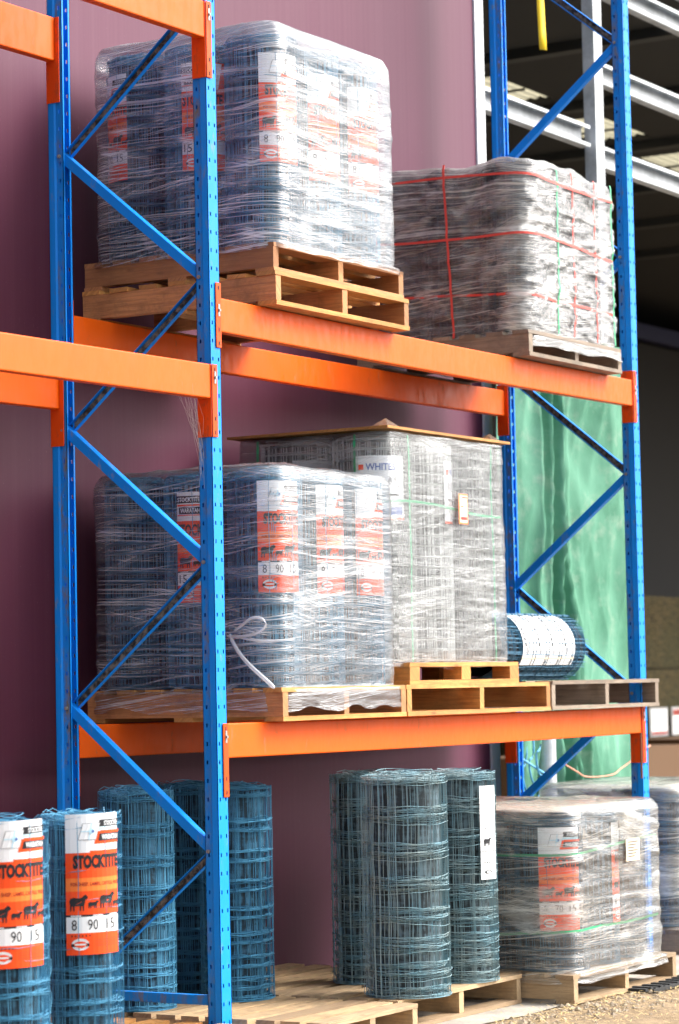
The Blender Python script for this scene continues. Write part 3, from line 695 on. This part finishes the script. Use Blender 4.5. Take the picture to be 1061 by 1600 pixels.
# ------------------------------------------------------------------ film shells
SURF = {}
def shell(name, x0, x1, y0, y1, z0, z1, r, m, label, seed=0, bands=9, skirt=0, ridge=.008, wr=.006, top='crumple', nx=3, ny=3, cat='plastic wrap', crown=.02, peak=None, crump=0, round_=.035):
    W, Dp = x1-x0, y1-y0; segs = []
    per = 2*(W-2*r)+2*(Dp-2*r)+2*math.pi*r
    def pt(s):
        s = s % per; parts = [('l', (x0+r, y0), (1, 0), W-2*r), ('a', (x1-r, y0+r), -90, math.pi*r/2), ('l', (x1, y0+r), (0, 1), Dp-2*r), ('a', (x1-r, y1-r), 0, math.pi*r/2),
                 ('l', (x1-r, y1), (-1, 0), W-2*r), ('a', (x0+r, y1-r), 90, math.pi*r/2), ('l', (x0, y1-r), (0, -1), Dp-2*r), ('a', (x0+r, y0+r), 180, math.pi*r/2)]
        for kd, o, d, ln in parts:
            if s <= ln:
                if kd == 'l': return (o[0]+d[0]*s, o[1]+d[1]*s), (d[1], -d[0]), math.sin(math.pi*s/ln)
                a = R_(d)+s/r; return (o[0]+r*math.cos(a), o[1]+r*math.sin(a)), (math.cos(a), math.sin(a)), 0
            s -= ln
        return (x0+r, y0), (0, -1), 0
    nu, nv, nt = 300, 110, 16; mb = MB(); H = z1-z0
    def wrk(s, z, px, py):
        mk = min(1, max(0, .5+2.2*noise.noise(Vector((px*1.5+seed*3, py*1.5, z*2.2)))))
        a = noise.noise(Vector((px*1.2+seed, py*1.2, z*34))); b = noise.noise(Vector((s*.9, (z-.32*s)*30, seed))); c = noise.noise(Vector((s*.9, (z+.22*s)*34, seed+5)))
        d = a*mk+(1-mk)*(b if noise.noise(Vector((px, py, z*1.3+seed))) > 0 else c)
        if crump: d += crump*((1-abs(noise.noise(Vector((px*7, py*7, z*14+seed))))*3)+.6*(1-abs(noise.noise(Vector((px*19, py*19, z*26+seed))))*3))
        return d
    def disp(s, z, extra=0, coarse=False):
        v = (z-z0)/H; (px, py), (nx_, ny_), mid = pt(s)
        n1 = noise.noise(Vector((px*2.2+seed, py*2.2, z*2.5))); n2 = 0 if coarse else wrk(s, z, px, py); n3 = noise.noise(Vector((px*9+seed*2, py*9, z*9+seed)))
        bz = (v*(bands-1)) % 1; bz = min(bz, 1-bz); rg = math.exp(-(bz/.16)**2)*ridge*(.5+noise.noise(Vector((px*3, py*3, round(v*(bands-1))*5.+seed)))*1.2)
        lob = -.012*mid*abs(math.sin(mid*3)) if mid else 0
        d = .006+rg+n1*.010+n2*wr+n3*(.005 if wr > .003 else .0025)+lob+extra
        if v > .93: d -= ((min(v, 1)-.93)/.07)**2*round_
        return (px+nx_*d, py+ny_*d, z)
    SURF[seed] = (disp, per, r, x0, x1, y0, y1)
    rows = []
    for j in range(nv+1):
        v = j/nv; z = z0+H*v; row = []
        for i in range(nu):
            s = per*i/nu; (px, py), (nx_, ny_), mid = pt(s)
            n1 = noise.noise(Vector((px*2.2+seed, py*2.2, z*2.5))); n2 = wrk(s, z, px, py); n3 = noise.noise(Vector((px*9+seed*2, py*9, z*9+seed)))
            vw = v+.022*noise.noise(Vector((px*1.6+seed, py*1.6, v*2)))+.008*noise.noise(Vector((px*5, py*5, v*4+seed)))
            bz = (vw*(bands-1)) % 1; bz = min(bz, 1-bz); rg = math.exp(-(bz/.16)**2)*ridge*(.5+noise.noise(Vector((px*3, py*3, round(vw*(bands-1))*5.+seed)))*1.8)*.75
            lob = -.012*mid*abs(math.sin(mid*3)) if mid else 0
            d = .006+rg+n1*.010+n2*wr+n3*(.005 if wr > .003 else .0025)+lob
            if v > .93: d -= ((v-.93)/.07)**2*round_
            if v < .05: d -= (1-v/.05)*.004
            zz = z+(peak(px, py) if peak else 0)*max(0, (v-.6)/.4)
            if j == 0: zz -= .012+.02*noise.noise(Vector((px*7+seed, py*7, 1)))
            row.append(((px+nx_*d, py+ny_*d, zz), (s, z)))
        rows.append(row)
    if skirt:
        row0 = []
        for kq in range(8, 0, -1):
            rr = []
            for i in range(nu):
                s = per*i/nu; (px, py), (a, b), mid = pt(s); q = kq/8
                n2 = noise.noise(Vector((px*5+seed, py*5, q*14))); hang = skirt*(1+.35*noise.noise(Vector((px*6+seed, py*6, 2))))
                d = .034+n2*.005
                if kq > 6: d += .004
                rr.append(((px+a*d, py+b*d, z0-hang*q), (s, z0-hang*q)))
            row0.append(rr)
        rows = row0+rows
    cx, cy = (x0+x1)/2, (y0+y1)/2; last = rows[-1]
    for t_ in range(1, nt+1):
        q = t_/nt; sc_ = 1-q*.999; rr = []
        for i in range(nu):
            (x, y, z), (s, _) = last[i]; X, Y = cx+(x-cx)*sc_, cy+(y-cy)*sc_
            zz = z+(peak(X, Y)-peak(x, y) if peak else 0)+crown*math.sin(min(1, q*3)*math.pi/2)+.016*noise.noise(Vector((X*6+seed, Y*6, 4)))*min(1, q*6)+.007*noise.noise(Vector((X*22+seed, Y*22, 4)))*min(1, q*8)
            rr.append(((X, Y, zz), (X*1.0+3, z1+q*.4+Y*.6)))
        rows.append(rr)
    b = len(mb.v)
    for row in rows: mb.v += [p for p, uv in row]
    for j in range(len(rows)-1):
        for i in range(nu):
            i2 = (i+1) % nu; u_ = [rows[j][i][1], rows[j][i2][1], rows[j+1][i2][1], rows[j+1][i][1]]
            if i2 == 0: u_ = [u_[0], (per, u_[1][1]), (per, u_[2][1]), u_[3]]
            mb.face((b+j*nu+i, b+j*nu+i2, b+(j+1)*nu+i2, b+(j+1)*nu+i), m, u_)
    o = mb.build(name, None, True, (cx, cy, z0)); tag(o, label, cat); return o
ROW = ['front', 'middle', 'back']; CL = ['left', 'middle', 'right']
# lower level, left load
ZP = H1+.142
for iy in range(3):
    for ix in range(3):
        rz = rnd.uniform(0, 6)
        o = roll('blue', (ix+iy) % 3, .515+.338*ix, .125+.325*iy, ZP, f'blue wire roll inside the lower wrapped load, {ROW[iy]} row, {CL[ix]} column', rz)
        if iy == 0: LAB.bent(.1605, CAMA+R_((-9, 16, 14)[ix])-rz, .40, o)
        if iy == 1 and ix == 0: lab_m(('15', '', '100')).bent(.1605, CAMA+R_(-38)-rz, .37, o)
shell('stretch_wrap', .345, 1.358, -.05, .95, ZP+.005, ZP+.942, .11, 'film_a', 'clear plastic film wrapped round the blue rolls on the left of the lower level', 1, skirt=.10, ridge=.005, wr=.0022)
# bunched film tail tied at the corner
mb = MB()
tail = [(.312, .16, 1.60), (.305, .10, 1.63), (.30, .06, 1.66), (.30, -.0, 1.655), (.31, -.02, 1.62), (.31, .04, 1.585), (.305, .13, 1.575), (.312, .20, 1.585)]
mb.tube(tail, .008, 'filmtail', 8, cap=True); mb.tube([(.312, .18, 1.60), (.30, .14, 1.52), (.295, .05, 1.44), (.295, -.02, 1.39), (.30, -.055, 1.355)], .010, 'filmtail', 8, cap=True); mb.tube([(.318, .15, 1.58), (.30, .06, 1.56), (.305, -.03, 1.555), (.33, -.07, 1.56)], .006, 'filmtail', 8, cap=True)
o = mb.build('film_tail', None, True); sm = o.modifiers.new('s', 'SUBSURF'); sm.levels = 1; sm.render_levels = 2; tag(o, 'knotted tail of white plastic film at the corner of the lower wrapped load', 'plastic tail')
# upper level, left load
ZU = H2+.274
for iy in range(3):
    for ix in range(3):
        rz = rnd.uniform(0, 6)
        o = roll('blue', (ix+iy+1) % 3, .555+.335*ix, .125+.315*iy, ZU, f'blue wire roll inside the highest wrapped load, {ROW[iy]} row, {CL[ix]} column', rz)
        if iy == 0: (LAB if ix < 2 else stock_label(('8', '70', '30'))).bent(.1605, CAMA+R_((-3, 8, 8)[ix])-rz, .36-.03*(ix > 0), o)
        if iy == 1 and ix == 0: lab_m(('15', '30', '')).bent(.1605, CAMA+R_(-30)-rz, .36, o)
        if iy == 2 and ix == 0: LAB.bent(.1605, CAMA+R_(-95)-rz, .36, o)
shell('stretch_wrap', .375, 1.405, -.055, .925, ZU+.004, ZU+.965, .09, 'film_b', 'clear plastic film wrapped round the highest load of blue rolls', 2, skirt=.03, ridge=.008, wr=.0022, crown=.03)
# tall galvanised load
ZG = H1+.245
ty0, tx0 = .10, 1.51
k_ = 0
for iy in range(2):
    for ix in range(3):
        o = roll('zinc', 0, tx0+.187+.376*ix, ty0+.187+.40*iy, ZG, f'galvanised mesh roll in the tall load, {("front", "back")[iy]} row, {CL[ix]} column', rnd.uniform(0, 6), 'galvanised mesh rolls in the tall load', 'mesh roll')
wl_ = Flat(.24, .30); wl_.rect(0, 1, 0, 1, 'p_white', 1); wl_.rect(.06, .16, .14, .22, 'p_orange', 2); wl_.text('WHITES', .2, .8, .12, .23, 'p_blue', 2, .02); wl_.text('RURAL', .12, .9, .34, .50, 'p_grey', 2, .04)
wl_.rect(.12, .88, .60, .63, 'p_black', 2); wl_.rect(.12, .7, .70, .73, 'p_grey', 2); wl_.rect(.5, .95, .80, .93, 'p_blue', 2); wl_.rect(0, 1, .96, 1, 'p_orange', 2)
for i, ob in enumerate([o for o in COL.objects if o.name.startswith('fence_roll') and o.get('category') == 'mesh roll']):
    if i in (0, 3): wl_.bent(.187, CAMA+R_(-25 if i == 0 else -10)-ob.rotation_euler.z, .66, ob, lab='white supplier label')
    if i == 1: wl_.bent(.187, CAMA+R_(52)-ob.rotation_euler.z, .66, ob, lab='white supplier label')
shell('stretch_wrap', 1.497, 2.655, .085, .93, ZG-.012, ZG+1.068, .07, 'film_e', 'hazy plastic film wrapped round the tall load of silver mesh', 4, bands=16, ridge=.002, wr=.0025, crown=.0, round_=.004)
mb = MB(); mb.box(1.482, 2.68, .072, .962, ZG+1.078, ZG+1.090, 'wood_new'); tag(mb.build('cover_board'), 'thin pine board lying on top of the tall silver load', 'board')
for (x, y, w_) in ((1.54, .11, 'left front corner'), (2.58, .13, 'right front corner')):
    mb = MB(); z = ZG+1.092; b = 0; mb.v += [(x-.05, y-.03, z), (x+.06, y-.03, z), (x+.05, y+.06, z), (x-.05, y+.05, z), (x-.01, y, z+.035)]
    for q in range(4): mb.face((b+q, b+(q+1) % 4, b+4), 'film_e')
    tag(mb.build('film_scrap'), 'small peak of torn film on the cover board of the tall load, '+w_, 'plastic scrap', 'film scraps on the cover board')
# strapping follows the wrapped surface
def ribbon(pts, wd, m, label, group, vertical, side=None):
    mb = MB()
    for p in pts:
        if vertical: a = (p[0]-wd/2*side[0], p[1]-wd/2*side[1], p[2]); c = (p[0]+wd/2*side[0], p[1]+wd/2*side[1], p[2])
        else: a = (p[0], p[1], p[2]-wd/2); c = (p[0], p[1], p[2]+wd/2)
        mb.v += [a, c]
    for i in range(len(pts)-1): mb.face((2*i, 2*i+1, 2*i+3, 2*i+2), m)
    o = mb.build('strapping', None, False); md = o.modifiers.new('s', 'SOLIDIFY'); md.thickness = .0015; return tag(o, label, 'strapping', group)
def upstrap(seed, face, at, z0, z1, m, label, group, off=.002, lean=0, wd=.012):
    f, per, r, x0, x1, y0, y1 = SURF[seed]; sL = per-math.pi*r/2-(y1-y0-2*r)
    pts = []
    for z in np.linspace(z0, z1, 40):
        a = at+lean*(z-z0)+.004*noise.noise(Vector((z*4, at*9, seed)))
        pts.append(f((a-x0-r) if face == 'front' else sL+(y1-r-a), z, off, True))
    return ribbon(pts, wd, m, label, group, True, (1, 0) if face == 'front' else (0, 1))
def roundstrap(seed, z, m, label, group, off=.002, slope=0, wd=.012, wav=.008):
    f, per, r, x0, x1, y0, y1 = SURF[seed]; sL = -math.pi*r/2-(y1-y0-2*r); pts = []
    for s_ in np.linspace(sL, x1-x0-2*r, 90): pts.append(f(s_ % per, z+slope*s_+wav*math.sin(s_*4+z*9), off, True))
    return ribbon(pts, wd, m, label, group, False)
GT = 'green straps on the tall load'
for x, l_ in ((1.70, 'green strap down the front of the tall load near its left corner'), (2.50, 'green strap down the front of the tall load near its right edge')): upstrap(4, 'front', x, ZG, ZG+1.06, 'strap_green', l_, GT, -.004)
for y, l_ in ((.26, 'green strap on the left side of the tall load nearer the corner'), (.80, 'green strap on the left side of the tall load nearer the wall')): upstrap(4, 'left', y, ZG, ZG+1.06, 'strap_green', l_, GT, -.002)
roundstrap(4, ZG+.73, 'strap_green', 'green strap running level round the tall load', GT, -.005, wav=.02)
t2 = thing('shipping_tag', (2.125, .066, ZG+.66), 'cream paper tag with orange border stuck on the film of the tall load', 'tag')
F = Flat(.09, .145); F.rect(0, 1, 0, 1, 'p_orange2', 1, n=1); F.rect(.1, .9, .05, .95, 'p_cream', 2, n=1); F.rect(.36, .9, .10, .14, 'p_red', 3, n=1); F.rect(.2, .5, .40, .44, 'p_orange', 3, n=1); F.rect(.2, .85, .76, .86, 'p_red', 3, n=1); F.flat((0, 0, 0), (1, 0, 0), (0, 0, 1), t2, 'sheet')
# black roll lying on the grey pallet
o = roll('lying', 0, 2.76, .27, H1+.147+.174, 'dark wire roll lying on its side on the grey pallet, wrapped in white labels', 0, 'rolls of stock fence wire')
o.rotation_euler = (R_(0), R_(90), 0); o.location.x = 2.62
F = Flat(.62, .50)
for i in range(3):
    a = .02+.31*i; F.rect(a, a+.27, 0, 1, 'p_white', 1, n=40); F.rect(a+.2, a+.215, 0, 1, 'p_grey', 2, n=40)
F.items = []
W_, H_ = .62, .50
def ringlab(x0, x1, a0, a1, m, lay, R=.1712):
    mb_.append((x0, x1, a0, a1, m, R+.0012*lay))
mb_ = []
for i in range(4):
    x = .20+.145*i;  ringlab(x, x+.136, -55, 58, 'p_white', 1); ringlab(x+.105, x+.112, -55, 58, 'p_black', 2); ringlab(x+.035, x+.055, 24, 38, 'p_grey', 2); ringlab(x+.0, x+.136, 44, 47, 'p_cream', 2)
    for q in range(8): ringlab(x+.012+.006*(q % 2), x+.034, -44+9*q, -38+9*q, 'p_black', 2)
mb = MB()
for x0, x1, a0, a1, m, R in mb_:
    nn = 14; b = len(mb.v); cb = math.atan2(-.02, -.99)
    for q in range(nn+1):
        a = R_(-90)+R_(-22)-R_(90)*0 - R_(a0+(a1-a0)*q/nn)*-1
        yy, zz = R*math.cos(R_(180)+R_(-25)+R_(a0+(a1-a0)*q/nn)), R*math.sin(R_(180)+R_(-25)+R_(a0+(a1-a0)*q/nn))
        for xx in (x0, x1): mb.v.append((-zz, yy, xx))
    for q in range(nn): mb.face((b+2*q, b+2*q+1, b+2*q+3, b+2*q+2), m)
mb.build('label', o)
# red strapped load
ZR = H2+.132
for iy in range(3):
    for ix in range(3):
        roll('black', 0, 2.83+.325*ix, .13+.31*iy, ZR, f'dark grey wire roll in the red strapped load, {ROW[iy]} row, {CL[ix]} column', rnd.uniform(0, 6), 'dark rolls in the red strapped load')
pk = lambda x, y: -.02+.03*noise.noise(Vector((x*5, y*5, 0)))-.05*max(0, (x-3.2))
shell('stretch_wrap', 2.665, 3.70, -.06, .89, ZR-.02, ZR+.90, .10, 'film_c', 'cloudy dirty film wrapped round the red strapped load', 7, bands=8, ridge=.010, wr=.013, crump=.55, skirt=.05, crown=.0, peak=pk)
rg = 'straps round the cloudy load'
for dz, l_ in ((.79, 'red level strap round the cloudy load, topmost'), (.485, 'red level strap round the cloudy load, middle'), (.19, 'red level strap round the cloudy load, lowest')): roundstrap(7, ZR+dz, 'strap_red', l_, rg, .010 if dz > .3 else .002, -.03)
upstrap(7, 'left', .36, ZR-.01, ZR+.88, 'strap_red', 'red upright strap on the left side of the cloudy load', rg, .011, .05)
upstrap(7, 'left', .80, ZR-.01, ZR+.88, 'strap_red', 'red upright strap at the back of the cloudy load beside the highest wrapped rolls', rg, .012)
for x, mm, l_ in ((2.98, 'strap_green', 'green strap on the front of the cloudy load nearest its corner'), (3.16, 'strap_red', 'left red strap down the front of the cloudy load'), (3.42, 'strap_red', 'right red strap down the front of the cloudy load'), (3.60, 'strap_green', 'green strap at the right edge of the cloudy load')):
    upstrap(7, 'front', x, ZR+.01, ZR+.86, mm, l_, rg, .010 if mm == 'strap_green' else .004)
# ground load, and the one beyond
F6 = stock_label(('6', '70', '15'))
for n_, (ox, oy, lb) in enumerate(((2.03, -.50, 'yellowed floor load'), (4.24, -.04, 'floor load beyond the far upright'))):
    for iy in range(2 if n_ else 3):
        for ix in range(3):
            rz = rnd.uniform(0, 6); o = roll('dark', 0, ox+.18+.33*ix, oy+.16+.31*iy, T+.002, f'dark wire roll inside the {lb}, {ROW[iy]} row, {CL[ix]} column', rz, 'dark rolls in the floor loads')
            if iy == 0 and n_ == 0 and ix < 2: F6.bent(.172, CAMA+R_((-24, 48)[ix])-rz, .19, o)
shell('stretch_wrap', 2.01, 3.04, -.545, .46, T+.008, T+.765, .11, 'film_d', 'yellowed plastic film wrapped round the floor load in front of the far upright', 9, bands=7, ridge=.006, skirt=.05, crown=.0)
shell('stretch_wrap', 4.20, 5.28, -.09, .78, T+.008, T+.775, .10, 'film_d', 'yellowed plastic film wrapped round the floor load beyond the far upright', 12, bands=7, ridge=.005, skirt=.03, crown=.0)
def topsheet(x0, x1, y0, y1, z, label):
    mb = MB(); mb.grid(lambda u, v: ((x0+(x1-x0)*u, y0+(y1-y0)*v, z+.012*noise.noise(Vector((u*4+x0, v*4, 1)))), (u, v)), 20, 20, 'wood_light'); o = mb.build('top_sheet', None, True)
    md = o.modifiers.new('s', 'SOLIDIFY'); md.thickness = .004; tag(o, label, 'cover sheet', 'cover sheets on the floor loads')
M['sheet'] = base('pale_cover_sheet', (.80, .76, .66), .7)
def topsheet(x0, x1, y0, y1, z, label):
    mb = MB(); mb.grid(lambda u, v: ((x0+(x1-x0)*u, y0+(y1-y0)*v, z+.010*noise.noise(Vector((u*4+x0, v*4, 1)))), (u, v)), 20, 20, 'sheet'); o = mb.build('top_sheet', None, True)
    md = o.modifiers.new('s', 'SOLIDIFY'); md.thickness = .004; tag(o, label, 'cover sheet', 'cover sheets on the floor loads')
topsheet(2.06, 2.99, -.49, .41, T+.742, 'pale sheet lying under the film on the nearer floor load'); topsheet(4.26, 5.22, -.03, .72, T+.752, 'pale sheet under the film on the farther floor load')
for dz, l_ in ((.555, 'upper green strap round the yellowed floor load'), (.185, 'lower green strap round the yellowed floor load')): roundstrap(9, T+dz, 'strap_green', l_, 'green straps on the yellowed floor load', -.003, .03)
t2 = thing('delivery_note', (2.56, -.562, .50), 'pale yellow note stuck on the front film of the yellowed floor load', 'note')
F = Flat(.15, .105); F.rect(0, 1, 0, 1, 'p_cream', 1, n=1)
for i in range(6): F.rect(.12, .85-.12*(i % 3), .12+.13*i, .165+.13*i, 'p_black', 2, n=1)
F.flat((0, 0, 0), (1, 0, 0), (0, 0, 1), t2, 'sheet')

# ------------------------------------------------------------------ ground litter
rn = random.Random(3); mb = MB()
for i in range(2600):
    x = rn.uniform(-1.2, 5.5); y = -.50-abs(rn.gauss(0, .35)) if rn.random() < .8 else rn.uniform(-.6, -.2); a = rn.uniform(0, 3.14); l = rn.uniform(.015, .06); z = G+.009+rn.uniform(0, .008); wv = .0018
    dx, dy = math.cos(a)*l/2, math.sin(a)*l/2; b = len(mb.v); px, py = -math.sin(a)*wv, math.cos(a)*wv
    mb.v += [(x-dx-px, y-dy-py, z), (x+dx-px, y+dy-py, z+.004), (x+dx+px, y+dy+py, z+.004), (x-dx+px, y-dy+py, z)]; mb.face((b, b+1, b+2, b+3), 'straw')
tag(mb.build('loose_straw'), 'scattered straw on the dirt in front of the floor pallets', 'straw', kind='stuff')
mb = MB()
for i in range(2600):
    x = rn.uniform(-1.2, 6); y = -.52-abs(rn.gauss(0, .22)); s_ = rn.uniform(.003, .011)*(1 if rn.random() < .9 else rn.uniform(1.5, 2.6)); z = G+s_*.3
    b = len(mb.v); a = rn.uniform(0, 6)
    for q in range(5): mb.v.append((x+s_*math.cos(a+q*1.257)*rn.uniform(.7, 1.2), y+s_*math.sin(a+q*1.257)*rn.uniform(.7, 1.2), z))
    mb.v.append((x, y, z+s_*rn.uniform(.5, .9)))
    for q in range(5): mb.face((b+q, b+(q+1) % 5, b+5), 'stone')
tag(mb.build('gravel'), 'fine gravel along the edge of the concrete', 'gravel', kind='stuff')
mb = MB()
for i in range(34):
    u = i/33; x, y = 2.55+1.4*u, -.60-.02*math.sin(u*9)-.05*u; mb.box(x, x+.03, y-.05, y+.05, G+.008, G+.022+.005*(i % 2), 'rubber')
mb.box(2.54, 4.0, -.70, -.69, G+.008, G+.024, 'rubber'); mb.box(2.54, 4.0, -.56, -.55, G+.008, G+.024, 'rubber')
tag(mb.build('drain_grating'), 'narrow black ribbed strip lying on the ground by the right floor pallet', 'drain strip')
# cobwebs in the angles of the near frame
mb = MB()
for i in range(16):
    z = 2.52-rn.uniform(0, .05); p0 = Vector((-.16+rn.uniform(-.1, .06), .03, 2.545)); p1 = Vector((-.063-rn.uniform(0, .05), .035, 2.50-rn.uniform(.05, .38))); md_ = (p0+p1)/2+Vector((rn.uniform(-.02, .03), 0, -rn.uniform(0, .04)))
    mb.tube([p0, md_, p1], .00035, 'web', 3)
tag(mb.build('cobweb'), 'dusty cobweb below the front beam of the left bay at the near upright', 'cobweb')
